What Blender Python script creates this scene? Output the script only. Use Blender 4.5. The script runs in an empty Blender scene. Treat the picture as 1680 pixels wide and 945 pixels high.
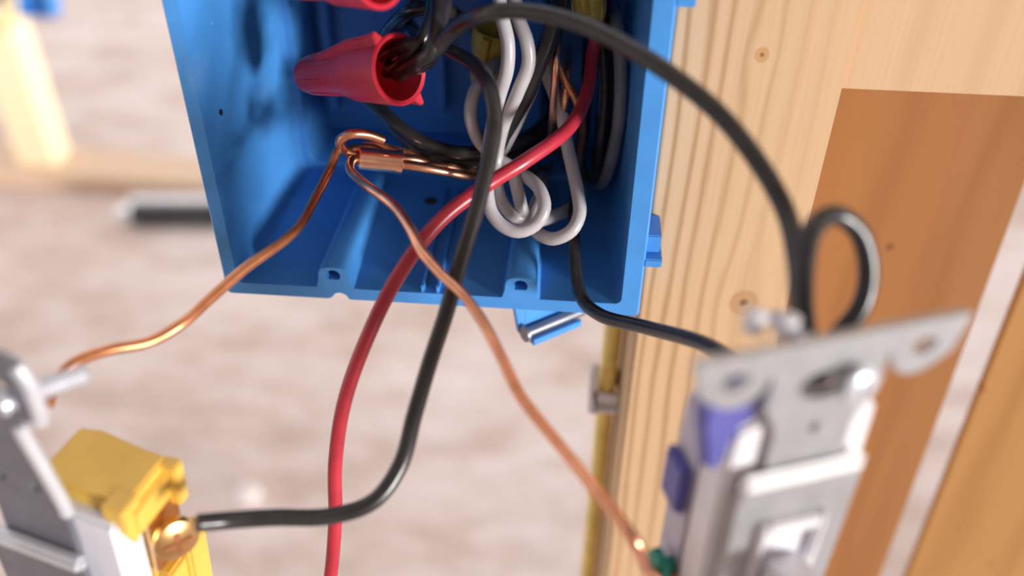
import bpy, bmesh, math, random
from mathutils import Vector, Matrix, noise as mnoise
random.seed(4)
S = bpy.context.scene
COL = S.collection
MM = 0.001

# ------------------------------------------------------------------ camera (all scene lengths below in millimetres)
FPX = 1500.0
CAM = Vector((33.1, -175.6, 134.5))
PITCH, YAW, ROLL = math.radians(37.51), math.radians(-3.96), math.radians(0.79)
_fw = Vector((math.sin(YAW)*math.cos(PITCH), math.cos(YAW)*math.cos(PITCH), -math.sin(PITCH)))
_rt = Vector((math.cos(YAW), -math.sin(YAW), 0))
_up = _rt.cross(_fw)
RT = _rt*math.cos(ROLL) + _up*math.sin(ROLL)
UP = -_rt*math.sin(ROLL) + _up*math.cos(ROLL)
FW = _fw
cd = bpy.data.cameras.new('camera'); cam = bpy.data.objects.new('camera', cd); COL.objects.link(cam)
cd.sensor_width = 36.0; cd.lens = 36.0*FPX/1680.0; cd.clip_start = 0.005; cd.clip_end = 50
m = Matrix.Identity(4)
for i in range(3):
    m[i][0] = RT[i]; m[i][1] = UP[i]; m[i][2] = -FW[i]; m[i][3] = CAM[i]*MM
cam.matrix_world = m
cd.dof.use_dof = True; cd.dof.focus_distance = 0.208; cd.dof.aperture_fstop = 6.0
S.camera = cam

# ------------------------------------------------------------------ light
W = bpy.data.worlds.new('daylight'); S.world = W; W.use_nodes = True
bg = W.node_tree.nodes['Background']
bg.inputs[0].default_value = (1.0, 0.965, 0.955, 1); bg.inputs[1].default_value = 1.25
sd = bpy.data.lights.new('sun', 'SUN'); sd.energy = 5.0; sd.angle = math.radians(13); sd.color = (1.0, 0.965, 0.93)
sun = bpy.data.objects.new('sun', sd); COL.objects.link(sun); sun.location = (0.6, -1, 1.2)
sun.rotation_euler = Vector((-0.83, 0.57, -0.03)).to_track_quat('-Z', 'Y').to_euler()
S.view_settings.view_transform = 'Standard'; S.view_settings.look = 'None'
S.view_settings.gamma = 1.0; S.view_settings.use_curve_mapping = False
S.view_settings.exposure = 0.0

# ------------------------------------------------------------------ helpers
def ray(px, py):
    return FW + RT*((px-840.0)/FPX) + UP*((472.5-py)/FPX)
def P(px, py, v):
    """point seen at px,py: v > 100 is the distance along the lens axis, otherwise the wall depth Y (mm)"""
    r = ray(px, py)
    return CAM + r*v if v > 100 else CAM + r*((v-CAM.y)/r.y)
def floor_pt(px, py, z):
    r = ray(px, py)
    return CAM + r*((z-CAM.z)/r.z)

class G:
    def __init__(s): s.v = []; s.f = []
    def add(s, vs, fs):
        o = len(s.v); s.v += [Vector(a) for a in vs]; s.f += [tuple(i+o for i in f) for f in fs]; return s
    def box(s, x0, x1, y0, y1, z0, z1, M=None):
        vs = [Vector((x, y, z)) for z in (z0, z1) for y in (y0, y1) for x in (x0, x1)]
        if M: vs = [M @ a for a in vs]
        return s.add(vs, [(0,2,3,1),(4,5,7,6),(0,1,5,4),(2,6,7,3),(0,4,6,2),(1,3,7,5)])
    def rings(s, rings, cap0=True, cap1=True):
        n = len(rings[0]); o = len(s.v)
        for r in rings: s.v += [Vector(a) for a in r]
        for k in range(len(rings)-1):
            for i in range(n):
                j = (i+1) % n
                s.f.append((o+k*n+i, o+k*n+j, o+(k+1)*n+j, o+(k+1)*n+i))
        if cap0: s.f.append(tuple(o+i for i in reversed(range(n))))
        if cap1: s.f.append(tuple(o+(len(rings)-1)*n+i for i in range(n)))
        return s
    def tube(s, pts, r, n=14, round_ends=True):
        """pts: dense polyline; r: number or list"""
        L = len(pts); rr = r if isinstance(r, (list, tuple)) else [r]*L
        t0 = (pts[1]-pts[0]).normalized()
        a = t0.orthogonal().normalized(); rings = []
        for i in range(L):
            t = (pts[min(i+1, L-1)]-pts[max(i-1, 0)]).normalized()
            a = (a - t*a.dot(t)).normalized(); b = t.cross(a)
            ring = lambda c, q: [c + (a*math.cos(2*math.pi*k/n)+b*math.sin(2*math.pi*k/n))*q for k in range(n)]
            if i == 0 and round_ends: rings.append(ring(pts[0]-t*rr[0]*0.25, rr[0]*0.75))
            rings.append(ring(pts[i], rr[i]))
            if i == L-1 and round_ends: rings.append(ring(pts[i]+t*rr[i]*0.25, rr[i]*0.75))
        return s.rings(rings)
    def lathe(s, prof, p0, axis, n=32, cap0=True, cap1=True):
        """prof: list of (distance along axis, radius)"""
        axis = Vector(axis).normalized(); a = axis.orthogonal().normalized(); b = axis.cross(a); p0 = Vector(p0)
        return s.rings([[p0+axis*d+(a*math.cos(2*math.pi*k/n)+b*math.sin(2*math.pi*k/n))*q for k in range(n)] for d, q in prof], cap0, cap1)
    def plate(s, outline, holes, y0, y1):
        """flat sheet in the xz plane with real holes, from y0 to y1"""
        bm = bmesh.new(); es = []
        for lp in [outline]+holes:
            vs = [bm.verts.new((x, y0, z)) for x, z in lp]
            es += [bm.edges.new((vs[i], vs[(i+1) % len(vs)])) for i in range(len(vs))]
        bmesh.ops.triangle_fill(bm, use_beauty=True, edges=es)
        fs = bm.faces[:]
        ret = bmesh.ops.extrude_face_region(bm, geom=fs)
        for e in ret['geom']:
            if isinstance(e, bmesh.types.BMVert): e.co.y = y1
        bmesh.ops.recalc_face_normals(bm, faces=bm.faces[:])
        bm.verts.index_update()
        s.add([v.co.copy() for v in bm.verts], [tuple(v.index for v in f.verts) for f in bm.faces]); bm.free()
        return s

def spline(ctrl, step=1.1):
    c = [Vector(p) for p in ctrl]; c = [c[0]*2-c[1]]+c+[c[-1]*2-c[-2]]
    out = []
    for i in range(1, len(c)-2):
        p0, p1, p2, p3 = c[i-1:i+3]
        k = max(3, int((p2-p1).length/step))
        # centripetal Catmull-Rom
        t0 = 0; t1 = t0+max(1e-4, (p1-p0).length)**.5; t2 = t1+max(1e-4, (p2-p1).length)**.5; t3 = t2+max(1e-4, (p3-p2).length)**.5
        for j in range(k):
            t = t1+(t2-t1)*j/k
            A1 = p0*((t1-t)/(t1-t0))+p1*((t-t0)/(t1-t0)); A2 = p1*((t2-t)/(t2-t1))+p2*((t-t1)/(t2-t1)); A3 = p2*((t3-t)/(t3-t2))+p3*((t-t2)/(t3-t2))
            B1 = A1*((t2-t)/(t2-t0))+A2*((t-t0)/(t2-t0)); B2 = A2*((t3-t)/(t3-t1))+A3*((t-t1)/(t3-t1))
            out.append(B1*((t2-t)/(t2-t1))+B2*((t-t1)/(t2-t1)))
    out.append(c[-2].copy())
    return out

MATS = {}   # world matrix (mm) of every thing
def build(name, g, mat, smooth=False, bevel=0, M=None, seg=2):
    """M: matrix that takes the vertices (mm) to the object's own space"""
    bm = bmesh.new()
    vs = [bm.verts.new(M @ v if M else v) for v in g.v]
    for f in g.f:
        try: bm.faces.new([vs[i] for i in f])
        except ValueError: pass
    bmesh.ops.recalc_face_normals(bm, faces=bm.faces[:])
    if bevel:
        es = [e for e in bm.edges if len(e.link_faces) == 2 and e.calc_face_angle(0) > 0.5]
        bmesh.ops.bevel(bm, geom=es, offset=bevel, segments=seg, affect='EDGES', clamp_overlap=True)
    bmesh.ops.scale(bm, vec=(MM, MM, MM), verts=bm.verts[:])
    me = bpy.data.meshes.new(name); bm.to_mesh(me); bm.free()
    if smooth:
        for p in me.polygons: p.use_smooth = True
        me.set_sharp_from_angle(angle=math.radians(42))
    me.materials.append(mat)
    o = bpy.data.objects.new(name, me); COL.objects.link(o)
    return o
def tag(o, label, cat, group=None, kind=None):
    o['label'] = label; o['category'] = cat
    if group: o['group'] = group
    if kind: o['kind'] = kind
    return o
def thing(name, label, cat, loc, rot=None, group=None):
    o = bpy.data.objects.new(name, None); COL.objects.link(o); o.empty_display_size = 0.01
    Mx = Matrix.Translation(Vector(loc)) @ (rot.to_4x4() if rot else Matrix.Identity(4))
    Mo = Mx.copy(); Mo.translation = Vector(loc)*MM; o.matrix_world = Mo
    MATS[o.name] = Mx
    return tag(o, label, cat, group)
def part(name, g, mat, parent, smooth=False, bevel=0, world=True, label=None, seg=2):
    """a part; world=True: vertices in world mm, else in the thing's own frame"""
    M = MATS[parent.name].inverted() if world else None
    o = build(name, g, mat, smooth, bevel, M, seg); o.parent = parent; MATS[o.name] = MATS[parent.name]
    if label: o['label'] = label
    return o
def single(name, g, mat, label, cat, smooth=False, bevel=0, group=None, kind=None, base=None):
    """a thing that is one mesh, its origin at its base"""
    if base is None:
        n = len(g.v); base = Vector((sum(v.x for v in g.v)/n, sum(v.y for v in g.v)/n, min(v.z for v in g.v)))
    o = build(name, g, mat, smooth, bevel, Matrix.Translation(-Vector(base))); o.location = Vector(base)*MM
    if kind == 'structure': o['kind'] = kind
    else: tag(o, label, cat, group, kind)
    return o

# ------------------------------------------------------------------ materials
class E:
    """small arithmetic on shader sockets"""
    nt = None
    def __init__(s, x): s.x = x.x if isinstance(x, E) else x
    @staticmethod
    def op(o, *a):
        n = E.nt.nodes.new('ShaderNodeMath'); n.operation = o
        for i, q in enumerate(a):
            q = q.x if isinstance(q, E) else q
            if isinstance(q, (int, float)): n.inputs[i].default_value = q
            else: E.nt.links.new(q, n.inputs[i])
        return E(n.outputs[0])
    def __add__(s, o): return E.op('ADD', s, o)
    def __sub__(s, o): return E.op('SUBTRACT', s, o)
    def __mul__(s, o): return E.op('MULTIPLY', s, o)
    def exp(s): return E.op('EXPONENT', s)
    def sin(s): return E.op('SINE', s)
def mat_new(name, rough=0.5, metal=0.0, col=(.5, .5, .5), spec=0.5, coat=0.0):
    ma = bpy.data.materials.new(name); ma.use_nodes = True
    b = ma.node_tree.nodes['Principled BSDF']
    b.inputs['Base Color'].default_value = (*col, 1); b.inputs['Roughness'].default_value = rough
    b.inputs['Metallic'].default_value = metal; b.inputs['Specular IOR Level'].default_value = spec
    b.inputs['Coat Weight'].default_value = coat; b.inputs['Coat Roughness'].default_value = 0.15
    return ma, ma.node_tree, b
def coords(nt, scale=(1, 1, 1), loc=(0, 0, 0)):
    tc = nt.nodes.new('ShaderNodeTexCoord'); mp = nt.nodes.new('ShaderNodeMapping')
    mp.inputs['Scale'].default_value = scale; mp.inputs['Location'].default_value = loc
    nt.links.new(tc.outputs['Object'], mp.inputs['Vector']); return mp.outputs[0]
def noise(nt, vec, scale, detail=3, rough=.5, dist=0):
    n = nt.nodes.new('ShaderNodeTexNoise'); n.inputs['Scale'].default_value = scale; n.inputs['Detail'].default_value = detail
    n.inputs['Roughness'].default_value = rough; n.inputs['Distortion'].default_value = dist
    nt.links.new(vec, n.inputs['Vector']); return n.outputs[0]
def ramp(nt, fac, stops):
    n = nt.nodes.new('ShaderNodeValToRGB'); e = n.color_ramp.elements
    while len(e) < len(stops): e.new(0.5)
    for q, (p, c) in zip(e, stops): q.position = p; q.color = (*c, 1)
    nt.links.new(fac.x if isinstance(fac, E) else fac, n.inputs[0]); return n.outputs[0]
def mixc(nt, fac, a, b, mode='MIX'):
    n = nt.nodes.new('ShaderNodeMix'); n.data_type = 'RGBA'; n.blend_type = mode
    for q, i in ((fac, 0), (a, 6), (b, 7)):
        q = q.x if isinstance(q, E) else q
        if isinstance(q, (int, float)): n.inputs[i].default_value = q
        elif isinstance(q, tuple): n.inputs[i].default_value = (*q, 1)
        else: nt.links.new(q, n.inputs[i])
    return n.outputs[2]
def bump(nt, b, h, strength, dist=0.0005):
    n = nt.nodes.new('ShaderNodeBump'); n.inputs['Strength'].default_value = strength; n.inputs['Distance'].default_value = dist
    nt.links.new(h.x if isinstance(h, E) else h, n.inputs['Height']); nt.links.new(n.outputs[0], b.inputs['Normal'])

def plain(name, col, rough=.45, metal=0, var=.12, vscale=180, spec=.5, coat=0, bmp=0.0):
    """one colour with a little mottling of its own"""
    ma, nt, b = mat_new(name, rough, metal, col, spec, coat)
    f = noise(nt, coords(nt), vscale, 4)
    lo = tuple(c*(1-var) for c in col); hi = tuple(min(1, c*(1+var)) for c in col)
    nt.links.new(ramp(nt, f, [(.3, lo), (.7, hi)]), b.inputs['Base Color'])
    if bmp: bump(nt, b, f, bmp, 0.0004)
    return ma

def wood(name, light, dark, freq, knots=(), axis='Z', across='X', warp=1.0, base=(0, 0, 0), line=.55, tint=None, rough=.7, fade=None):
    """grain lines along `axis`, bent round the knots. knots: (across mm, along mm, radius mm, colour) in world mm; base = object origin in mm"""
    ma, nt, b = mat_new(name, rough, 0, light, .25); E.nt = nt
    tc = nt.nodes.new('ShaderNodeTexCoord'); sx = nt.nodes.new('ShaderNodeSeparateXYZ'); nt.links.new(tc.outputs['Object'], sx.inputs[0])
    ia = 'XYZ'.index(across); il = 'XYZ'.index(axis); io = 3-ia-il
    a = E(sx.outputs[ia])*1000.0; l = E(sx.outputs[il])*1000.0; o = E(sx.outputs[io])*1000.0
    sc = [1, 1, 1]; sc[il] = .12
    v = coords(nt, tuple(sc)); n1 = E(noise(nt, v, 38, 2)); n2 = E(noise(nt, v, 160, 3))
    x = a + o*0.35; kn = None
    for (ka, kl, kr, kc) in knots:
        da = a-(ka-base[ia]); dl = l-(kl-base[il])
        g_ = (da*da*(-1/(kr*2.2)**2) + dl*dl*(-1/(kr*4.5)**2)).exp()
        x = x + E.op('TANH', da*(1/kr))*g_*(-kr*1.1)
        d2 = (da*da*(1/kr**2) + dl*dl*(1/(kr*1.15)**2) + n2*0.5)
        kn = (kn or []) + [(d2, kc)]
    ph = x*freq + n1*(9.0*warp) + n2*(1.6*warp)
    w = ph.sin()*0.5+0.5
    w = E.op('POWER', w, 3.0)
    amp = E(noise(nt, coords(nt, tuple(sc), (3, 1, 2)), 45, 2))
    if fade:
        fd = E.op('MULTIPLY', E.op('SUBTRACT', fade[1]-base[ia], a), 1/(fade[1]-fade[0])); fd.x.node.use_clamp = True
        amp = amp*(fd*1.1+.25)
    big = E(noise(nt, coords(nt, tuple(sc), (7, 5, 1)), 26, 2))
    c0 = ramp(nt, big, [(.3, tint or tuple(.82*q+.18*r for q, r in zip(light, dark))), (.7, light)])
    col = mixc(nt, w*amp*(line*1.7), c0, dark)
    fine = E(noise(nt, coords(nt, tuple(s_*(.25 if s_ < 1 else 1) for s_ in sc)), 900, 2))
    col = mixc(nt, fine*0.22, col, tuple(.5*q+.5*r for q, r in zip(light, dark)))
    for d2, kc in (kn or []):
        ring = (d2*9.0).sin()*0.04
        f = E.op('SUBTRACT', 1.25, d2); f = E.op('MULTIPLY', f, 2.4); f.x.node.use_clamp = True
        col = mixc(nt, f*0.75+ring*f, col, kc)
        h = E.op('SUBTRACT', .36, d2); h = E.op('MULTIPLY', h, 9); h.x.node.use_clamp = True
        col = mixc(nt, h*0.8, col, tuple(q*.22 for q in kc))
    nt.links.new(col, b.inputs['Base Color'])
    bump(nt, b, w*0.4+fine, .25, .0002)
    return ma

# concrete
ma, nt, b = mat_new('dusty_concrete', .85, 0, (.7, .6, .55), .2)
c = coords(nt)
f1 = noise(nt, c, 2.6, 5, .55, .4); f2 = noise(nt, coords(nt, (1, 2.2, 1), (3, 2, 0)), 7, 4, .6, .6); f3 = noise(nt, c, 40, 4)
col = ramp(nt, f1, [(.36, (.48, .335, .275)), (.5, (.74, .61, .565)), (.62, (.86, .77, .765))])
col = mixc(nt, .5, col, ramp(nt, f2, [(.36, (.48, .34, .28)), (.5, (.74, .61, .57)), (.63, (.84, .76, .75))]))
col = mixc(nt, .14, col, ramp(nt, f3, [(.3, (.42, .32, .27)), (.6, (.8, .72, .7))]))
nt.links.new(col, b.inputs['Base Color']); bump(nt, b, f3, .2, .002); CONCRETE = ma

# blue moulded plastic with a little white dust
def blue_plastic(name, col, dust=True):
    ma, nt, b = mat_new(name, .36, 0, col, .5)
    c = coords(nt); f = noise(nt, c, 60, 3)
    k = ramp(nt, f, [(.3, tuple(q*.88 for q in col)), (.7, tuple(min(1, q*1.08) for q in col))])
    if dust:
        sp = noise(nt, c, 420, 1.5, .4)
        k = mixc(nt, ramp(nt, sp, [(.80, (0, 0, 0)), (.83, (.7, .7, .7))]), k, (.55, .7, .85))
        sm = noise(nt, coords(nt, (1, .5, 1), (.3, .1, .7)), 55, 4, .65)
        k = mixc(nt, ramp(nt, sm, [(.6, (0, 0, 0)), (.8, (.16, .16, .16))]), k, (.5, .65, .85))
    nt.links.new(k, b.inputs['Base Color'])
    rf = ramp(nt, noise(nt, c, 150, 3), [(.3, (.3, .3, .3)), (.7, (.45, .45, .45))]); nt.links.new(rf, b.inputs['Roughness'])
    return ma
BLUE = blue_plastic('blue_plastic', (.062, .275, .69))
COPPER = plain('bare_copper', (.83, .40, .25), .3, 1, .16, 260)
COPPER_DULL = plain('dull_copper', (.60, .25, .12), .34, .9, .2, 220)
SLEEVE = plain('copper_sleeve', (.93, .55, .38), .25, 1, .1, 300)
BLACK = plain('black_insulation', (.022, .020, .022), .26, 0, .3, 200, .5)
REDW = plain('red_insulation', (.42, .026, .045), .3, 0, .15, 160, .5)
WHITEW = plain('white_insulation', (.42, .40, .42), .33, 0, .08, 150)
GREYW = plain('grey_insulation', (.20, .20, .23), .38, 0, .12, 150)
REDP = plain('red_plastic', (.52, .022, .040), .4, 0, .12, 240)
YELLOWNUT = plain('yellow_plastic_cap', (.50, .38, .06), .45, 0, .12, 240)
YELLOWJ = plain('yellow_cable_jacket', (.86, .64, .18), .5, 0, .14, 120)
STEEL = plain('zinc_steel', (.22, .225, .265), .42, .6, .1, 200, .5, 0, .1)
STEEL_BRIGHT = plain('bright_and_lit_zinc', (.60, .61, .66), .33, .35, .05, 260)  # bright screws and nails, also the lit copy of the yellow switch strap
GALV = plain('grey_zinc_strap', (.42, .42, .44), .45, .55, .09, 260)
ZINC_LIT = plain('lit_zinc', (.86, .85, .86), .4, .1, .04, 260)  # strap metal lightened to stand for light on its bend
BRASS = plain('brass', (.80, .50, .22), .25, 1, .15, 320)
YELLOWB = plain('yellow_device_plastic', (.74, .47, .085), .42, 0, .08, 120)
PALEP = plain('pale_grey_plastic', (.68, .68, .74), .45, 0, .05, 120)
WHITEP = plain('white_plastic', (.74, .72, .75), .4, 0, .05, 120)
PURPLE = plain('violet_blue_plastic', (.10, .10, .36), .4, 0, .1, 120)
LILAC = plain('lilac_grey_plastic', (.50, .47, .58), .45, 0, .06, 120)
SLOTSHADE = plain('slot_shade_grey', (.10, .10, .11), .6, 0, .1, 200)  # dark tone standing for shade inside the strap slot
GREEN = plain('green_screw', (.03, .26, .20), .35, .5, .15, 300)
STAPLE = plain('white_staple_plastic', (.90, .86, .87), .45, 0, .03, 150)
DIRT = plain('brown_dirt', (.05, .035, .02), .9, 0, .3, 500)
DARKHOLE = plain('dark_speck', (.01, .012, .03), .8, 0, .1, 300)
FARWOOD = wood('distant_pine', (.95, .80, .55), (.8, .6, .36), .25, warp=.6, line=.4)
PLATEWOOD = wood('distant_sole_pine', (.74, .56, .42), (.6, .42, .3), .2, axis='X', across='Y', warp=.6, line=.3)
TUBEM = plain('black_gloss_barrel', (.035, .036, .042), .22, .35, .2, 60)
CHROME = plain('chrome', (.86, .88, .92), .18, 1, .04, 60)
CRUMB = plain('plaster_crumb', (.82, .74, .72), .8, 0, .1, 90)

# ------------------------------------------------------------------ the setting
ZF = -750.0
g = G().box(-4500, 4500, -3560, 6500, ZF-20, ZF)
single('floor', g, CONCRETE, None, None, kind='structure', base=(0, 0, ZF))

g = G().box(-4500, 2500, -3560, -3500, ZF, 1250)
SKYBLOCK = plain('sky_block_board', (.62, .58, .54), .85, 0, .05, 4)  # for the two added light blockers
single('sky_block_wall_back', g, SKYBLOCK, None, None, kind='structure', base=(0, -3500, ZF))  # unseen wall added to cut ambient light, left short for the sun
g = G().box(-4500, 4500, -3500, 140, 1250, 1290)
single('sky_block_ceiling', g, SKYBLOCK, None, None, kind='structure', base=(0, 0, 1250))  # unseen slab added overhead to keep sky light off the box

XS0, XS1, YS, DEP = 52.9, 91.0, 12.7, 89.0
base = (72, 57, ZF)
k1 = P(1250, 90, YS); k2 = P(1220, 497, YS)
STUDW = wood('stud_pine', (.66, .45, .27), (.40, .225, .10), 1.25,
             [(k1.x, k1.z, 1.7, (.50, .27, .10)), (k2.x, k2.z, 4.0, (.44, .245, .115))], warp=2.1, base=base, line=.8, fade=(58, 84))
g = G()
prof = [(XS1, YS), (XS1, YS+DEP), (XS0, YS+DEP)] + [(XS0+1.6-1.6*math.cos(a_*math.pi/16), YS+1.6-1.6*math.sin(a_*math.pi/16)) for a_ in range(9)]
g.rings([[(x_, y_, z_) for x_, y_ in prof] for z_ in (ZF, 420)])
single('wall_stud', g, STUDW, 'pale pine wall stud with two knots, the blue box fixed to its side', 'stud', smooth=True, base=base)

# block flush with the stud at upper right
hb = P(1375, 148, YS).z
base = (200, 57, hb)
HEADW = wood('block_pine', (.63, .425, .26), (.50, .31, .17), .5, [], axis='Z', across='X', warp=1.3, base=base, line=.4)
hr = P(1680, 156, YS)
g = G().add([(XS1+.05, yy_, zz_) if xx_ == 0 else (hr.x+120, yy_, zz_) for yy_ in (YS+1.1, YS+38) for xx_, zz_ in ((0, hb), (1, hr.z-1), (1, hb+260), (0, hb+260))],
            [(0,1,2,3),(7,6,5,4),(0,4,5,1),(1,5,6,2),(2,6,7,3),(3,7,4,0)])
single('wood_block', g, HEADW, 'pale plain wood block at upper right, flush against the stud', 'wood block', base=base)

# browner board set back under the block, shade put into its wood colour
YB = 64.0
kb1 = P(1460, 405, YB); kb2 = P(1372, 405+2, YB); kb3 = P(1462, 500, YB)
base = (180, YB+9, ZF)
BACKW = wood('shade_toned_wood', (.345, .155, .053), (.245, .094, .028), .22,
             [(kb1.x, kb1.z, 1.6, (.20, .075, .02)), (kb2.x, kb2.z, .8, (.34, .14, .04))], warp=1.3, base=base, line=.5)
e0 = P(1640, 410, YB); e1 = P(1455, 914, YB)
dirv = (e0-e1); dirv.y = 0; dirv.normalize()
def edge_x(z, off=0.0): return e1.x + (z-e1.z)*dirv.x/dirv.z + off
zt, zb_ = hb+200, e1.z-160
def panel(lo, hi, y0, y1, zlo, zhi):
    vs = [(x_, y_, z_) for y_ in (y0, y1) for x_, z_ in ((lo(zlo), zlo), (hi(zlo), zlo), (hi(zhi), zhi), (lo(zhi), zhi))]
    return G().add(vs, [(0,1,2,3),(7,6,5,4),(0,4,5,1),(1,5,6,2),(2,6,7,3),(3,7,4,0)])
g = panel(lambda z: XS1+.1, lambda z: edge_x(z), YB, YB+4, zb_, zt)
single('backing_board', g, BACKW, 'orange-brown board set back below the pale block, shade put into its colour', 'board', base=base)
GAP = 11.3
base = (edge_x(zb_)+60, YB, zb_)
kl = P(1612, 640, YB); kl2 = P(1625, 925, YB)
LEANW = wood('leaning_board_wood', (.45, .235, .082), (.31, .14, .043), .25, [(kl.x, kl.z, 1.5, (.34, .14, .035)), (kl2.x, kl2.z, 1.2, (.25, .10, .03))], warp=1.2, base=base, line=.55)
g = panel(lambda z: edge_x(z, GAP), lambda z: edge_x(z, GAP+120), YB, YB+4, zb_, zt)
single('leaning_board', g, LEANW, 'tilted orange-brown board at lower right, beyond the pale slanting gap', 'board', base=base)

# ------------------------------------------------------------------ far wall framing and things on the floor
pl = floor_pt(110, 262, ZF+38)
g = G().box(-2600, 700, pl.y-48, pl.y+48, ZF, ZF+38, None)
rz = Matrix.Translation((pl.x, pl.y, 0)) @ Matrix.Rotation(math.radians(-3.0), 4, 'Z') @ Matrix.Translation((-pl.x, -pl.y, 0))
g.v = [rz @ q for q in g.v]
single('sole_plate', g, PLATEWOOD, 'blurred pale sole plate lying across the floor at left', 'sole plate', bevel=2)
fb = floor_pt(95, 243, ZF+38)
g = G().box(fb.x-40, fb.x+30, pl.y-30, pl.y+30, ZF+38, ZF+1500)
single('far_stud', g, FARWOOD, 'blurred cream stud standing on the sole plate at far left', 'stud', bevel=2)
bt = P(52, 30, fb.y+pl.y*0-pl.y*0) if False else None
r_ = ray(52, 28); q_ = CAM + r_*((pl.y-62-CAM.y)/r_.y)
fbx = thing('far_electrical_box', 'small blurred blue electrical box on the far stud at top left', 'electrical box', (q_.x, pl.y-62, q_.z))
g = G(); x0, x1, y0, y1, z0, z1 = q_.x-32, q_.x+36, pl.y-62, pl.y-31, q_.z, q_.z+92
g.box(x0, x1, y1-3, y1, z0, z1).box(x0, x0+3, y0, y1-3, z0, z1).box(x1-3, x1, y0, y1-3, z0, z1).box(x0+3, x1-3, y0, y1-3, z0, z0+3).box(x0+3, x1-3, y0, y1-3, z1-3, z1)
part('box_shell', g, BLUE, fbx)
part('cable_stub', G().tube(spline([(q_.x-12, y1-4, q_.z+85), (q_.x-10, y0-12, q_.z+55), (q_.x-14, y0-16, q_.z+20), (q_.x-40, y0-10, q_.z-12), (q_.x-120, y0+10, q_.z-20)], 6), 4.5), YELLOWJ, fbx, True)

t0 = floor_pt(196, 352, ZF+20); t1 = floor_pt(440, 352, ZF+20)
ax = (t1-t0).normalized()
T = thing('barrel_tool', 'black cylindrical tool with bright silver end lying on the floor', 'tool', (t0.x, t0.y, ZF))
part('barrel', G().lathe([(22, 15), (24, 18.5), (200, 18.5), (300, 18.5), (302, 15)], t0, ax), TUBEM, T, True)
part('sheen_tube', G().lathe([(10, 12), (12, 15), (300, 15), (302, 12)], t0+Vector((0, 26, 6)), ax), CHROME, T, True, label='added silver tube standing for the sheen along the barrel')  # added part that imitates sky reflected along the barrel top
part('end_cap', G().lathe([(0, 12), (1.5, 18), (4, 20), (20, 20), (23, 17)], t0, ax), CHROME, T, True, label='bright silver end cap')
cp = floor_pt(408, 812, ZF+8)
bmx = bmesh.new(); bmesh.ops.create_icosphere(bmx, subdivisions=3, radius=1)
g = G().add([Vector((v_.co.x*17, v_.co.y*14, v_.co.z*10))*(1+.35*mnoise.noise(v_.co*1.7))+cp for v_ in bmx.verts], [tuple(q.index for q in f_.verts) for f_ in bmx.faces]); bmx.free()
single('plaster_crumb', g, CRUMB, 'small pale crumb on the concrete beside the yellow-bodied switch', 'crumb', smooth=True)

# ------------------------------------------------------------------ blue two-gang box
XL, XR, ZB, ZT, D = -51.0, 52.2, -7.6, 88.0, 53.0
def rrect(x0, x1, z0, z1, r, m=110, k=6):
    out = []
    cs = [(x1-r, z0+r, -90), (x1-r, z1-r, 0), (x0+r, z1-r, 90), (x0+r, z0+r, 180)]
    for i, (cx, cz, a0_) in enumerate(cs):
        pts = [(cx+r*math.cos(math.radians(a0_+90*j/k)), cz+r*math.sin(math.radians(a0_+90*j/k))) for j in range(k+1)]
        out += pts
        nx = cs[(i+1) % 4]; na = math.radians(nx[2]); e = (nx[0]+r*math.cos(na), nx[1]+r*math.sin(na)); s_ = pts[-1]
        out += [(s_[0]+(e[0]-s_[0])*j/m, s_[1]+(e[1]-s_[1])*j/m) for j in range(1, m)]
    return out
def ring(loop, y): return [Vector((x, y, z)) for x, z in loop]
ob = rrect(XL, XR, ZB, ZT, 1.2)
def notch(lp):
    o_ = []
    for x, z in lp:
        if abs(z-ZB) < .3 and abs(x+22.0) < 2.2: z += math.sqrt(max(0, 2.2**2-(x+22.0)**2))*.9
        o_.append((x, z))
    return o_
ob = notch(ob)
cx, cz = (XL+XR)/2, (ZB+ZT)/2
def inset(lp, d): return [(x + (d if x < cx else -d) * (1 if min(abs(x-XL), abs(x-XR)) < 3 else 0), z + (d if z < cz else -d) * (1 if min(abs(z-ZB), abs(z-ZT)) < 3 else 0)) for x, z in lp]
IX0, IX1, IZ0, IZ1 = XL+3.5, XR-4.6, ZB+3.9, ZT-3.9
i0 = rrect(IX0, IX1, IZ0, IZ1, 1.6); ib = rrect(IX0+2.6, IX1-2.0, IZ0+1.6, IZ1-1.6, 3.0)
ic = rrect(IX0+5.2, IX1-4.4, IZ0+4.4, IZ1-4.4, 2.6)
box = thing('electrical_box', 'open blue two-gang plastic electrical box fixed to the side of the stud', 'electrical box', (cx, D/2, ZB))
idp = rrect(IX0+6.0, IX1-5.2, IZ0+5.4, IZ1-5.4, 2.4)
DB = D+20
g = G().rings([ring(inset(ob, 2), DB+3), ring(ob, .7), ring(inset(ob, .5), 0), ring(i0, 0), ring(i0, .5), ring(ib, D-1.4), ring(rrect(IX0+3.4, IX1-2.8, IZ0+2.4, IZ1-2.4, 2.8), D-.2), ring(ic, D), ring(rrect(IX0+5.6, IX1-4.8, IZ0+4.8, IZ1-4.8, 2.5), D+.6), ring(idp, DB)], True, True)
part('box_shell', g, BLUE, box, True)
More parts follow.
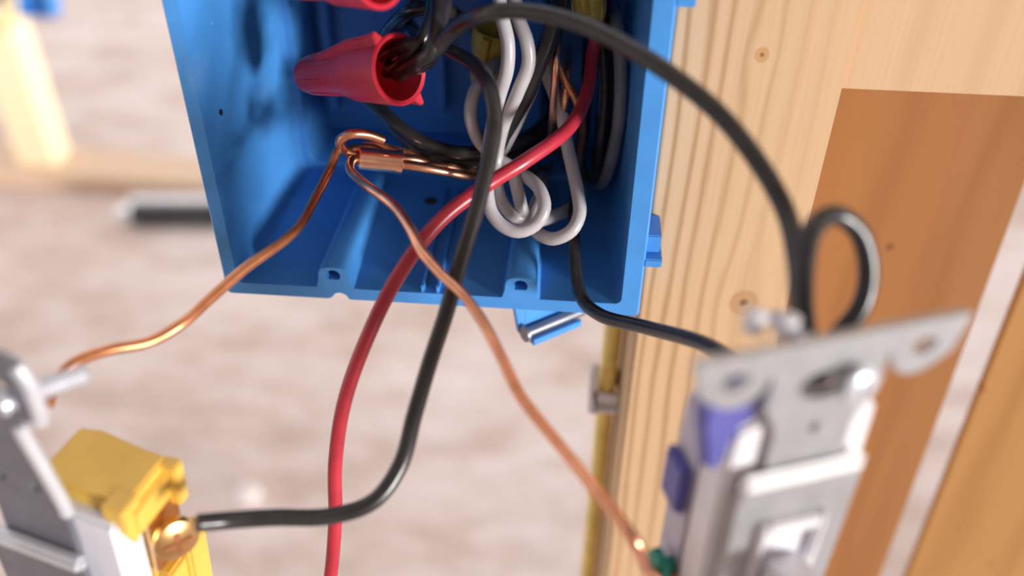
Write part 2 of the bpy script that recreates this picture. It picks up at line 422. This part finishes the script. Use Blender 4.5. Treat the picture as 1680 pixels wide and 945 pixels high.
def boss(x, flip):
    n = 40; zc = ZT+ZB if flip else 0
    zf = (IZ0-.6); prof = []
    for j in range(n+1):
        t = j/n
        if t < .2: prof.append((-5.2+1.3*(t/.2)**.6, zf+(t/.2)*3.0))
        elif t > .8: prof.append((3.9+1.3*((t-.8)/.2)**1.6, zf+3.0-((t-.8)/.2)*3.0))
        else:
            a_ = math.pi-(t-.2)/.6*math.pi; prof.append((3.9*math.copysign(abs(math.cos(a_))**.6, math.cos(a_)), zf+3.0+3.9*abs(math.sin(a_))**.6))
    m_ = len(prof); circ = []
    for j in range(m_):
        a_ = math.atan2(prof[j][1]-0, prof[j][0]); circ.append((1.75*math.cos(a_), 1.75*math.sin(a_)))
    T_ = (lambda lp, y, s=1.0: [Vector((x+px_*s, y, (zc-pz_) if flip else pz_)) for px_, pz_ in lp])
    back = [(px_*.9, zf+(pz_-zf)*.8) for px_, pz_ in prof]
    return G().rings([T_(back, D-4), T_(prof, .6), T_([(px_*.97, zf+(pz_-zf)*.97) for px_, pz_ in prof], .02), T_(circ, .02), T_(circ, 12)], True, True)
for bx_ in (-23.0, 23.0):
    for fl in (False, True): part('screw_boss', boss(bx_, fl), BLUE, box, True)
# two thin ribs on the floor of the box, two upright ribs on the back
for px_ in (692, 717):
    q = P(px_, 470, 0)
    part('rib', G().box(q.x-.45, q.x+.45, .3, D-6, IZ0-.5, IZ0+2.0), BLUE, box, bevel=.25)
for px_, w_ in ((722, 1.6), (545, 1.4), (880, 1.6)):
    q = P(px_, 160, DB-6)
    part('rib', G().box(q.x-w_, q.x+w_, DB-6, DB, IZ0+14, IZ1-6), BLUE, box, bevel=.5, seg=3)
# lugs on the stud side
q1 = P(1075, 384, 4); q2 = P(1075, 428, 0); q3 = P(1075, 441, 0)
part('lug', G().box(XR-.3, XR+3.4, 3.2, 12.6, q2.z, q1.z), BLUE, box, bevel=.3)
part('lug', G().box(XR-.3, XR+3.9, 0.3, 12.6, q3.z, q2.z), BLUE, box, bevel=.3)
qt = P(1110, 13, 0)
part('lug', G().box(XR-.3, XR+3.6, 0.3, 12.6, qt.z, qt.z+12), BLUE, box, bevel=.3)
# nail and its guide under the box
h0 = P(864, 547, 3); h1 = P(926, 523, 10)
nd = Vector((0.80, 0.60, 0.0)).normalized(); side = Vector((nd.y, -nd.x, 0))
hz = P(864, 546, 3.5)
NM = Matrix(((nd.x, side.x, 0, hz.x), (nd.y, side.y, 0, hz.y), (nd.z, side.z, 1, hz.z), (0, 0, 0, 1)))
zt_ = ZB-hz.z+.4
g = G().add([NM @ Vector(q) for q in [(1.2, -3.4, zt_), (-.8, 1.9, zt_), (14, 2.1, zt_), (14, -3.4, zt_), (1.2, -3.4, -1.9), (.6, 2.0, -1.9), (14, 2.1, -1.9), (14, -3.4, -1.9)]], [(0,1,2,3),(7,6,5,4),(0,4,5,1),(1,5,6,2),(2,6,7,3),(3,7,4,0)])
g = G()
g.box(0.4, 15.5, 1.5, 2.9, -2.1, -.6, NM).box(0.4, 15.5, -3.2, -1.6, -1.6, zt_, NM).box(.4, 15.5, -1.7, 2.9, -2.6, -1.7, NM)
g.add([NM @ Vector(q) for q in [(-3.0, -3.2, zt_), (-1.0, -3.2, -1.2), (1.5, -3.2, -1.8), (1.5, -3.2, zt_), (-3.0, -1.7, zt_), (-1.0, -1.7, -1.2), (1.5, -1.7, -1.8), (1.5, -1.7, zt_)]], [(0,1,2,3),(7,6,5,4),(0,4,5,1),(1,5,6,2),(2,6,7,3),(3,7,4,0)])
part('nail_guide', g, BLUE, box, bevel=.15)
part('nail', G().lathe([(-1.0, 1.2), (-.9, 2.3), (-.1, 2.4), (0, 1.45), (42, 1.45), (46, .2)], NM @ Vector((0, 0, 0)), nd, 20), STEEL, box, True, label='grey steel nail in the guide under the box')
dq = floor_pt(706, 326, IZ0+2)
part('dirt_smudge', G().lathe([(0, 1.9), (.25, 1.5), (.45, .5)], (dq.x, min(dq.y, D-6), IZ0+1.3), (0, -.05, 1), 9), DIRT, box, label='small brown dirt smudge')
# tiny dark vent hole in the left side
hq = P(336, 183, 9)
part('vent_hole', G().lathe([(0, .7), (.35, .7)], (IX0+.42, hq.y, hq.z), (1, 0, 0), 14), DARKHOLE, box, label='tiny dark dimple')

# ------------------------------------------------------------------ yellow cable on the stud
yc = 40.0
pts = spline([(49.3, yc, 60), (49.3, yc, -40), (49.1, yc, -70), (49.2, yc+.5, -110), (48.9, yc, -200), (49.0, yc, -420), (49.2, yc, ZF+2)], 6)
g = G(); rings_ = []
for p_ in pts:
    lp = []
    for k in range(20):
        a_ = 2*math.pi*k/20; s_ = 1 if math.sin(a_) > 0 else -1
        lp.append(Vector((p_.x+2.5*math.cos(a_), p_.y+2.5*math.sin(a_)+s_*2.8, p_.z)))
    rings_.append(lp)
g.rings(rings_)
single('yellow_cable', g, YELLOWJ, 'flat yellow jacketed cable running down the left side of the stud', 'cable', smooth=True)
sz = P(1022, 662, yc-6).z; szt = P(1008, 605, yc-6).z
st = thing('cable_staple', 'white plastic staple holding the yellow cable to the stud', 'cable staple', (47, yc, sz-4))
hgt = 4.2
part('staple_bridge', G().box(44.6, 52.8, yc-7.5, yc-5.4, sz-hgt, sz+hgt).box(44.6, 52.8, yc+5.4, yc+7.5, sz-hgt, sz+hgt).box(43.4, 46.4, yc-7.5, yc+7.5, sz-hgt, sz+hgt), STAPLE, st, bevel=.5)
part('staple_tab', G().box(43.2, 45.4, yc-7.0, yc-3.5, sz+hgt-.5, szt-1), STAPLE, st, bevel=.7)
for yy in (yc-9, yc+9):
    part('staple_nail', G().lathe([(0, 1.6), (.6, 1.9), (1.2, 1.6), (1.4, .8), (10, .8)], (44.6, yy, sz), (1, 0, 0), 12), STEEL_BRIGHT, st, True)

# ------------------------------------------------------------------ wires
GSCREW = P(1380, 554, 119) + Matrix.Rotation(math.radians(20), 3, 'Z') @ Vector((-13.0, 10.5, -58.0))
def wire(name, ctrl, r, mat, label, cat='wire', group=None):
    pts_ = spline([c_ if isinstance(c_, Vector) else P(*c_) for c_ in ctrl])
    return single(name, G().tube(pts_, r), mat, label, cat, smooth=True, group=group)
RI = 1.6
wire('black_wire', [(640, 112, 15), (668, 114, 9), (698, 104, 6), (716, 80, 4), (748, 46, 0), (795, 23, 172), (850, 17, 168), (930, 32, 163), (1010, 66, 158), (1100, 122, 152), (1180, 187, 148), (1245, 268, 145), (1290, 350, 142), (1308, 430, 138), (1312, 520, 135), (1314, 590, 133)], RI, BLACK,
     'long black wire arching from the box over the stud to the toggle switch')
wire('black_wire', [(965, 60, 72), (965, 82, 52), (965, 110, 38), (958, 200, 36), (948, 290, 28), (941, 370, 14), (944, 440, 4), (955, 490, -4), (985, 517, 210), (1060, 537, 196), (1150, 562, 176), (1230, 600, 158), (1320, 600, 146), (1385, 540, 142), (1414, 500, 141), (1425, 445, 140), (1410, 382, 138), (1370, 352, 136), (1334, 375, 134), (1320, 430, 133), (1318, 510, 133), (1330, 590, 134)], RI, BLACK,
     'black wire leaving the lower right of the box and looping above the toggle switch')
wire('black_wire', [(668, 25, 72), (672, 38, 42), (692, 60, 22), (735, 82, 12), (780, 108, 2), (805, 150, 183), (811, 205, 183), (800, 270, 182), (780, 350, 181), (755, 430, 180), (733, 510, 179), (705, 595, 177), (680, 680, 175), (657, 762, 173), (612, 823, 171), (540, 847, 169), (450, 849, 166), (370, 854, 163), (325, 858, 160)], RI, BLACK,
     'black wire hanging down the middle to the brass screw of the yellow-bodied switch')
wire('red_wire', [(985, -5, 72), (986, 2, 50), (984, 25, 36), (972, 90, 30), (965, 145, 22), (935, 208, 8), (865, 262, 196), (795, 306, 194), (722, 362, 191), (655, 450, 190), (600, 560, 191), (565, 660, 194), (550, 760, 200), (550, 850, 206), (543, 940, 212), (530, 1020, 216)], RI, REDW,
     'red insulated wire curving out of the box and down past its lower edge')
wire('copper_wire', [(600, 260, 14), (575, 252, 11), (556, 246, 9), (540, 280, 4), (517, 325, 202), (485, 378, 194), (400, 442, 185), (345, 490, 179), (300, 530, 174), (245, 561, 171), (175, 575, 167), (118, 598, 165), (90, 632, 164), (78, 665, 165)], 1.08, COPPER_DULL,
     'bare copper wire reaching left to the yellow-bodied switch')
wire('copper_wire', [(600, 266, 12), (578, 262, 9), (574, 276, 5), (596, 300, 200), (646, 338, 191), (673, 375, 185), (692, 412, 181), (722, 447, 178), (757, 480, 175), (792, 528, 172), (822, 585, 168), (853, 648, 164), (920, 733, 158), (1000, 832, 150), (1042, 888, 147), GSCREW + Vector((-3.5, -3.4, 3.0)), GSCREW + Vector((-.6, -2.6, -.5)), GSCREW + Vector((1.6, .4, -2.2))], 1.08, COPPER,
     'bare copper wire running down right to the toggle switch')

# copper crimp sleeve, tails and hook
s0 = P(588, 259, 12); s1 = P(658, 266, 14); sax = (s1-s0).normalized()
cs_ = single('crimp_sleeve', G().lathe([(0, 2.2), (.3, 2.7), (s1.x-s0.x-.9, 2.7), (s1.x-s0.x-.3, 3.0), (s1.x-s0.x+.6, 3.0), (s1.x-s0.x+.8, 2.0)], s0, sax, 28), SLEEVE,
       'shiny copper crimp sleeve gathering the bare ground wires', 'crimp sleeve', smooth=True)
tails = [('upper', [(640, 262, 14), (680, 262, 16), (720, 273, 20), (775, 277, 28), (830, 262, 36), (890, 250, 40), (925, 250, 72)]),
         ('middle', [(640, 265, 13), (690, 272, 16), (735, 274, 19), (780, 284, 24), (840, 286, 34), (900, 262, 72)]),
         ('lower', [(640, 268, 13), (685, 274, 13), (730, 282, 15), (778, 291, 20), (850, 290, 36), (930, 262, 72)])]
for nm, ct in tails:
    wire('copper_wire', ct, 1.1, COPPER, nm + ' of the three bare copper wires twisted together right of the crimp sleeve', 'wire', 'twisted ground wire tails')
wire('copper_wire', [(628, 229, 12), (604, 221, 10), (576, 220, 8), (558, 230, 8), (564, 246, 10), (582, 244, 13), (612, 244, 15), (626, 250, 15)], 1.15, COPPER,
     'bare copper wire end hooked back above the crimp sleeve')
wire('copper_wire', [(600, 240, 17), (618, 238, 17), (640, 246, 17), (665, 252, 19), (700, 262, 24)], 1.3, COPPER_DULL,
     'short dull copper wire lying along the top of the crimp sleeve')
wire('copper_wire', [(903, 50, 72), (905, 62, 44), (908, 78, 26), (914, 100, 24), (925, 128, 22), (940, 155, 22), (955, 200, 26), (953, 250, 36), (950, 240, 72)], .95, COPPER_DULL,
     'dull copper wire slanting behind the red wire in the box')
wire('copper_wire', [(932, 85, 72), (931, 100, 44), (930, 122, 24), (928, 150, 22), (925, 180, 23), (918, 214, 34), (915, 200, 72)], .95, COPPER,
     'short shiny bare copper wire standing upright left of the red wire')
wire('copper_wire', [(918, 50, 72), (916, 65, 40), (913, 88, 20), (912, 110, 18), (908, 160, 20), (905, 205, 24), (897, 246, 40), (893, 230, 72)], .9, COPPER,
     'thin shiny copper wire beside the white wire at the back of the box')

# white wires
wire('white_wire', [(815, -20, 72), (817, -34, 45), (818, -30, 22), (822, 20, 18), (833, 70, 15), (832, 112, 14), (820, 155, 15), (808, 205, 16), (800, 255, 15), (799, 310, 8), (806, 347, 5), (824, 370, 3), (850, 380, 2), (878, 369, 3), (893, 342, 5), (886, 312, 9), (866, 292, 14), (838, 278, 24), (822, 245, 44), (815, 215, 72)], RI, WHITEW,
     'white wire coiled in the frontmost loop at the bottom of the box')
wire('white_wire', [(846, -20, 72), (843, -34, 46), (842, -30, 24), (850, 28, 20), (864, 68, 17), (867, 104, 16), (850, 150, 15), (826, 205, 17), (815, 260, 18), (816, 305, 14), (826, 335, 11), (845, 356, 9), (866, 355, 11), (882, 328, 18), (890, 300, 36), (885, 270, 72)], RI, WHITEW,
     'white wire dropping into the inner turn of the loop at the box bottom')
wire('white_wire', [(835, 70, 64), (818, 98, 38), (800, 120, 26), (779, 150, 22), (772, 188, 20), (784, 228, 19), (812, 258, 19), (838, 275, 17), (848, 308, 12), (857, 345, 10), (870, 360, 14), (884, 335, 28), (890, 290, 72)], RI, WHITEW,
     'white wire bowing out left of the black wire, then down through the loop')
wire('white_wire', [(915, 20, 72), (911, 45, 46), (905, 70, 30), (896, 112, 26), (908, 150, 24), (922, 190, 23), (930, 235, 20), (940, 280, 15), (948, 318, 10), (951, 350, 6), (938, 378, 3), (908, 392, 3), (882, 382, 6), (880, 366, 11), (905, 356, 16), (938, 340, 24), (952, 310, 36), (958, 270, 72)], RI, WHITEW,
     'white wire hanging lowest, in a wide hook right of the coiled loop')
wire('white_wire', [(890, 110, 72), (884, 125, 44), (872, 150, 24), (856, 185, 22), (838, 222, 21), (822, 250, 26), (812, 240, 46), (805, 215, 72)], 1.5, WHITEW,
     'short stretch of white wire beside the diagonal black wire')
wire('grey_wire', [(1005, 0, 72), (1008, 15, 50), (1012, 40, 34), (1018, 120, 30), (1016, 190, 28), (1006, 250, 30), (992, 296, 36), (980, 300, 50), (970, 270, 72)], RI, GREYW,
     'dark grey wire curving down along the right wall inside the box')

# black wires inside the box
wire('black_wire', [(915, -15, 72), (916, -12, 46), (915, 10, 24), (904, 55, 20), (884, 105, 18), (866, 150, 19), (842, 195, 20), (818, 240, 22), (798, 268, 28), (786, 256, 48), (790, 230, 72)], 1.9, BLACK,
     'thick black wire slanting across behind the white wires')
wire('black_wire', [(590, 110, 72), (594, 138, 50), (600, 160, 34), (630, 186, 28), (660, 212, 24), (700, 236, 22), (750, 250, 22), (810, 246, 24), (865, 225, 30), (896, 195, 44), (905, 160, 72)], 1.75, BLACK,
     'upper of two black wires sagging below the red wire nut')
wire('black_wire', [(604, 105, 72), (606, 128, 52), (612, 150, 38), (640, 200, 32), (675, 236, 27), (715, 257, 25), (760, 266, 25), (815, 262, 27), (860, 245, 34), (888, 222, 46), (895, 190, 72)], 1.75, BLACK,
     'lower of two black wires sagging below the red wire nut')
wire('black_wire', [(636, 120, 16), (655, 108, 11), (672, 90, 9), (690, 68, 9), (704, 40, 12), (712, -5, 18), (716, -40, 24)], RI, BLACK,
     'black wire entering the lower part of the red wire nut mouth')
wire('black_wire', [(630, 92, 16), (650, 80, 11), (675, 72, 9), (700, 62, 10), (725, 30, 14), (732, -10, 18), (736, -40, 24)], RI, BLACK,
     'black wire entering the top of the red wire nut mouth')
wire('black_wire', [(648, 130, 17), (668, 112, 8), (690, 100, 4), (706, 88, 3), (716, 50, 5), (718, 0, 10), (720, -40, 16)], RI, BLACK,
     'black wire dropping straight from above into the red wire nut')
wire('black_wire', [(622, 75, 72), (624, 72, 46), (630, 62, 30), (648, 38, 24), (676, 17, 18), (705, 12, 18), (740, 20, 24), (768, 36, 36), (785, 45, 72)], RI, BLACK,
     'black wire arching just above the red wire nut')
wire('black_wire', [(978, 20, 72), (980, 35, 52), (985, 60, 38), (992, 140, 34), (988, 210, 32), (978, 280, 36), (968, 290, 50), (962, 262, 72)], RI, BLACK,
     'black wire hanging left of the dark grey wire inside the box')
wire('black_wire', [(996, 25, 72), (1000, 60, 46), (1004, 150, 40), (999, 230, 42), (986, 262, 52), (975, 245, 72)], RI, BLACK,
     'black wire hidden deepest by the right wall inside the box')
wire('black_wire', [(690, -30, 30), (676, 10, 32), (660, 40, 38), (650, 55, 72)], RI, BLACK,
     'black wire at the back above the red wire nut')

# wire nuts
def wire_nut(tip, mouth, r0, r1, mat, label, wings, roll=0.0, group=None):
    axv = (mouth-tip); Ln = axv.length; axv.normalize()
    w = thing('wire_nut', label, 'wire nut', tip, None, group)
    prof = [(0, r0*.35), (Ln*.02, r0*.66), (Ln*.06, r0*.86), (Ln*.13, r0*.98), (Ln*.35, r0*1.06), (Ln*.5, r0*1.12), (Ln*.62, r0*1.2+(r1-r0)*.28), (Ln*.78, r0+(r1-r0)*.78), (Ln*.9, r1*.97), (Ln, r1), (Ln*1.01, r1*.96), (Ln*1.0, r1*.86), (Ln*.8, r1*.72), (Ln*.45, r0*.75), (Ln*.4, .1)]
    part('cap', G().lathe(prof, tip, axv, 48), mat, w, True)
    a_ = axv.orthogonal().normalized(); b_ = axv.cross(a_)
    for k_ in range(wings):
        th = roll+k_*2*math.pi/wings; rd = a_*math.cos(th)+b_*math.sin(th); tn = axv.cross(rd)
        sec = [(Ln*.30, r0*.9, r0*1.16), (Ln*.5, r0*.9, r0*1.5), (Ln*.7, r0*1.0, r0*1.2+(r1-r0)*1.05), (Ln*.9, r1*.8, r1*1.22), (Ln*1.0, r1*.9, r1*1.30)]
        rings_w = []
        for d_, ra, rb in sec:
            c_ = tip+axv*d_
            rings_w.append([c_+rd*ra+tn*1.5, c_+rd*rb+tn*.55, c_+rd*rb-tn*.55, c_+rd*ra-tn*1.5])
        part('wing', G().rings(rings_w), mat, w, True, bevel=.25)
    # grip ribs round the tip
    for k_ in range(8):
        th = roll+.4+k_*math.pi/4; rd = a_*math.cos(th)+b_*math.sin(th); tn = axv.cross(rd)
        part('grip_rib', G().rings([[tip+axv*d_+rd*(r0*q+h_)+tn*.45, tip+axv*d_+rd*(r0*q+h_)-tn*.45, tip+axv*d_+rd*(r0*q-.6)-tn*.7, tip+axv*d_+rd*(r0*q-.6)+tn*.7] for d_, q, h_ in ((Ln*.1, .92, 0), (Ln*.2, 1.0, .25), (Ln*.36, 1.06, .25), (Ln*.5, 1.1, 0))]), mat, w, True)
    return w
wire_nut(P(497, 124, 24), P(655, 114, 6), 4.8, 7.7, REDP, 'red wire nut with open mouth and black wires entering it', 2, 1.15)
wire_nut(P(452, -38, 12), P(622, -50, -4), 4.6, 7.4, REDP, 'red wire nut cut off by the top edge of the picture', 2, 1.9)
wire_nut(P(790, 142, 40), P(812, 45, 38), 3.4, 5.6, YELLOWNUT, 'olive-yellow wire nut half hidden behind the white wires', 2, .6)
wire_nut(P(968, 40, 32), P(962, -55, 30), 3.6, 5.4, YELLOWNUT, 'olive-yellow wire nut at top right inside the box', 2, .6)

# ------------------------------------------------------------------ toggle switch in front of the stud
def circ(cx_, cz_, r, n=20, rx=None): return [(cx_+(rx or r)*math.cos(2*math.pi*k/n), cz_+r*math.sin(2*math.pi*k/n)) for k in range(n)]
o_ = P(1380, 554, 119)
sw = thing('toggle_switch', 'blurred toggle switch with broad grey metal ears, in front of the stud', 'switch', o_, Matrix.Rotation(math.radians(20), 3, 'Z'))
half = [(0, 0), (20.0, 0), (20.4, -.5), (19.2, -6.2), (17, -8.2), (15, -9.4), (12.6, -9.5), (10.6, -8.3), (9.6, -6.6), (9.2, -5.2), (8.7, -5.0), (8.5, -6.5), (8.9, -9.5), (8.3, -12.2), (6.8, -14.6), (6.2, -17.0), (6.2, -22.0)]
SL = 104.0
rgt = half + [(x, -SL-z) for x, z in reversed(half)]
outl = rgt + [(-x, z) for x, z in reversed(rgt) if x > 0]
outl_c = []
for q in outl:
    if not outl_c or (abs(q[0]-outl_c[-1][0])+abs(q[1]-outl_c[-1][1])) > .01: outl_c.append(q)
if (abs(outl_c[0][0]-outl_c[-1][0])+abs(outl_c[0][1]-outl_c[-1][1])) < .01: outl_c.pop()
holes = []
for s_ in (1, -1):
    zz = (lambda z: z if s_ == 1 else -SL-z)
    holes += [circ(14.2, zz(-4.6), 1.5, rx=2.0), circ(-14.2, zz(-4.6), 1.5, rx=2.0), circ(-.3, zz(-8.2), 2.6, rx=3.9), circ(0, zz(-16.6), .9)]
holes.append([(-5.2, -64.5), (5.2, -64.5), (5.2, -39.5), (-5.2, -39.5)])
part('strap', G().plate(outl_c, holes, 0, 1.3), GALV, sw, world=False)
# stepped frame of the strap over the body
for s_ in (1, -1):
    zz = (lambda z: z if s_ == 1 else -SL-z)
    g = G(); z0_, z1_ = sorted((zz(-23.6), zz(-27.2)))
    part('strap_step', G().box(-10.2, 10.2, -1.6, .3, z0_, z1_), ZINC_LIT, sw, world=False, bevel=.9, seg=3, label='bent edge of the strap, its gleam put into the colour')  # gleam on the bend painted with a lighter zinc than the strap
g = G(); g.box(-10.0, -5.6, -1.0, .2, -SL+27, -27); g.box(5.6, 10.0, -1.0, .2, -SL+27, -27); g.box(-5.6, 5.6, -1.0, .2, -34.5, -27); g.box(-5.6, 5.6, -1.0, .2, -SL+27, -SL+34.5)
part('strap_frame', g, GALV, sw, world=False)
part('side_flange', G().box(-10.2, -9.2, -.8, 7, -SL+27.5, -27.5), GALV, sw, world=False, bevel=.3)
part('side_flange', G().box(9.2, 10.2, -.8, 7, -SL+27.5, -27.5), GALV, sw, world=False, bevel=.3)
g = G(); g.box(-5.6, -4.4, -2.6, .2, -69.5, -34.5); g.box(4.4, 5.6, -2.6, .2, -69.5, -34.5); g.box(-4.4, 4.4, -2.6, .2, -37.2, -34.5); g.box(-4.4, 4.4, -2.6, .2, -69.5, -66.8)
part('toggle_bezel', g, WHITEP, sw, world=False, bevel=.4)
tg = G().rings([[(-3.6, 1.5, -60), (3.6, 1.5, -60), (3.6, 1.5, -46), (-3.6, 1.5, -46)], [(-3.4, -3, -55), (3.4, -3, -55), (3.4, -3, -44), (-3.4, -3, -44)], [(-2.9, -12, -45.5), (2.9, -12, -45.5), (2.9, -12, -40), (-2.9, -12, -40)]])
part('toggle', tg, WHITEP, sw, world=False, bevel=.6)
part('toggle_well', G().box(-4.3, 4.3, -.6, 1.2, -66.6, -37.4), PALEP, sw, world=False)
# body: white front housing, violet back housing
front_prof = [(-11.4, -16.5), (-8.0, -15.0), (8.0, -15.0), (11.4, -16.5), (11.8, -26), (11.8, -SL+26), (11.4, -SL+16.5), (-11.4, -SL+16.5), (-11.8, -SL+26), (-11.8, -26)]
part('front_housing', G().plate(front_prof, [], 1.5, 8.5), WHITEP, sw, world=False, bevel=.7)
back_prof = [(-11.2, -22), (11.2, -22), (11.6, -30), (11.6, -SL+30), (11.2, -SL+22), (-11.2, -SL+22), (-11.6, -SL+30), (-11.6, -30)]
part('back_housing', G().plate(back_prof, [], 8.5, 17), LILAC, sw, world=False, bevel=.9)
cl_prof = [(-16.8, -7.0), (-9.0, -7.5), (-6.0, -10.5), (-10.0, -16.0), (-12.6, -24), (-14.6, -24), (-16.4, -15)]
part('side_clip', G().plate(cl_prof, [], 2.0, 5.5), PURPLE, sw, world=False, bevel=.6, label='violet-blue plastic piece under the ear')
part('side_clip', G().box(-13.6, -11.4, 9.5, 16.5, -44, -33), PURPLE, sw, world=False, bevel=.8, label='violet-blue side piece')
# terminals on the left side
part('ground_screw', G().lathe([(0, 1.4), (1.8, 1.4), (2.0, 3.3), (3.4, 3.2), (3.9, 2.4)], (-11.6, 10.5, -58.0), (-1, 0, 0), 20), GREEN, sw, True, world=False, label='green ground screw')
# mounting screw held in the slot
ms = part('mounting_screw', G().lathe([(0, 2.0), (.5, 2.75), (1.5, 2.85), (2.2, 2.4), (2.3, 1.5), (19, 1.5), (20, .8)], (3.6, -3.0, -7.6), (-.12, 1, -.1), 24), STEEL_BRIGHT, sw, True, world=False, label='bright mounting screw')
part('screw_slot', G().box(3.3, 3.9, -3.15, -2.7, -9.8, -5.6), STEEL, ms, world=False)
part('slot_shade', G().box(-4.6, 2.4, 2.2, 4.2, -11.5, -5.2), SLOTSHADE, sw, world=False, bevel=.5, label='dark grey block standing for the shade in the slot')  # dark block added so the slot looks shaded
# small clear clips above the strap
for xq, yq in ((-9.0, 6.5), (-5.4, 4.5)):
    part('screw_retainer', G().lathe([(0, .6), (.4, 1.5), (3.2, 1.7), (3.6, 1.0)], (xq, yq, -2.6), (.15, .2, 1), 16), PALEP, sw, True, world=False)

# ------------------------------------------------------------------ yellow-bodied switch at lower left
rot = Matrix.Rotation(math.radians(-13), 3, 'Z') @ Matrix.Rotation(math.radians(6), 3, 'Y')
corner = P(205, 832, 158)
loc_c = Vector((16.5, 4.2, 0))
org = corner - rot @ loc_c
ys = thing('yellow_switch', 'yellow-bodied switch with grey metal strap at lower left', 'switch', org, rot)
rgt = [(0, 35), (5.0, 35), (7.4, 34), (8.2, 31.5), (8.4, 23.5), (7.8, 21.4), (4.2, 20.6), (3.2, 19.4), (3.0, 17.0), (3.9, 13.5), (4.9, 10.5), (5.6, 7), (7.0, 1), (7.4, -3), (7.6, -10)]
rgt = rgt + [(x, -52-z) for x, z in reversed(rgt)]
outl = rgt + [(-x, z) for x, z in reversed(rgt) if x > 0]
out_ = []
for q in outl:
    if not out_ or abs(q[0]-out_[-1][0])+abs(q[1]-out_[-1][1]) > .01: out_.append(q)
strap_y = part('strap', G().plate(out_, [circ(1.2, 27.5, 1.6, rx=2.6), circ(2.6, 3.5, .8), circ(-4.0, 3.5, .8), [(-5, -39), (5, -39), (5, -16), (-5, -16)]], 0, 1.4), STEEL, ys, world=False, bevel=.2)
part('strap_rim', G().tube([Vector(q) for q in ((6.6, .7, 33.2), (7.9, .7, 30), (8.2, .7, 24), (7.6, .7, 21.6))], 1.35, 12), STEEL_BRIGHT, ys, True, world=False, label='bent rim of the strap, its lit look put into the colour')  # light on the strap edges painted as a brighter metal
part('strap_rim', G().tube([Vector(q) for q in ((3.1, .7, 18.5), (3.4, .7, 16), (4.8, .7, 10.8), (5.6, .7, 7), (7.0, .7, 1), (7.3, .7, -2))], 1.3, 12), STEEL_BRIGHT, ys, True, world=False, label='bent rim of the strap, its lit look put into the colour')
part('strap_step', G().box(-11, 9.6, -2.6, .1, -15.4, -12.0), STEEL_BRIGHT, ys, world=False, bevel=.8, seg=3, label='bent step of the strap, its lit look put into the colour')  # light on the step painted as a brighter metal
part('strap_frame', G().box(-10.6, 9.2, -1.6, -.05, -46, -15.4), STEEL, ys, world=False, bevel=.3)
sd_ = Vector((.40, .90, -.16)).normalized()
part('mounting_screw', G().lathe([(0, 1.2), (.4, 2.0), (1.2, 2.1), (1.6, 1.6), (1.8, 1.3)] + [(2.0+.4*k, 1.75 if k % 2 else 1.45) for k in range(1, 30)] + [(14.4, 1.0)], Vector((2.4, -1.4, 25.0)), sd_, 18), STEEL_BRIGHT, ys, True, world=False, label='bright threaded mounting screw')
part('front_housing', G().box(3.0, 15.4, 1.5, 8.4, -60, -3.5), PALEP, ys, world=False, bevel=.8)
yb = G().rings([[(x, y, z) for x, y in ((-1.8, 4.2), (16.5, 4.2), (16.5, 16.6), (12.5, 16.6), (1.5, 17.6), (.2, 16.8), (-1.8, 16.8))] for z in (-7, 0)])
part('back_body', yb, YELLOWB, ys, world=False, bevel=.5, label='yellow plastic back body')
part('back_body', G().box(-1.8, 16.3, 8.2, 16.6, -60, -6.5), YELLOWB, ys, world=False, bevel=.6, label='yellow plastic back body')
part('corner_post', G().add([(x, y, z) for x in (12.6, 17.0) for y, z in ((2.6, .1), (7.4, .1), (7.0, -7.5), (4.6, -11.0), (2.8, -6.0))], [(0,1,2,3,4),(9,8,7,6,5)]+[(i, (i+1) % 5, 5+(i+1) % 5, 5+i) for i in range(5)]), YELLOWB, ys, world=False, bevel=.3)
part('terminal_flange', G().box(16.0, 19.4, 14.4, 17.2, -11.0, -.4), YELLOWB, ys, world=False, bevel=.35)
part('terminal_flange', G().box(16.0, 17.6, 4.6, 17.0, -9.0, -2.2), YELLOWB, ys, world=False, bevel=.5)
part('terminal_flange', G().box(16.0, 20.2, 13.5, 19.5, -60, -21), YELLOWB, ys, world=False, bevel=.6)
part('terminal_flange', G().box(16.0, 18.8, 8.5, 19.0, -60, -26), YELLOWB, ys, world=False, bevel=.6)
part('terminal_plate', G().box(16.1, 17.4, 7.6, 16.4, -24.5, -9.0), BRASS, ys, world=False, bevel=.3, label='brass terminal plate')
ts = part('terminal_screw', G().lathe([(0, 1.8), (1.8, 1.8), (1.9, 4.4), (2.9, 4.8), (4.0, 4.4), (4.6, 3.1), (4.75, 1.2)], (17.0, 12.8, -17.0), (.82, -.55, .15), 28), BRASS, ys, True, world=False, label='brass terminal screw')
tq = Vector((.82, -.55, .15)).to_track_quat('Z', 'Y').to_matrix().to_4x4(); tq.translation = Vector((17.0, 12.8, -17.0))
part('screw_slot', G().box(-.45, .45, -2.7, 2.7, 4.2, 4.95, tq), COPPER_DULL, ts, world=False)
part('screw_slot', G().box(-2.7, 2.7, -.45, .45, 4.2, 4.95, tq), COPPER_DULL, ts, world=False)
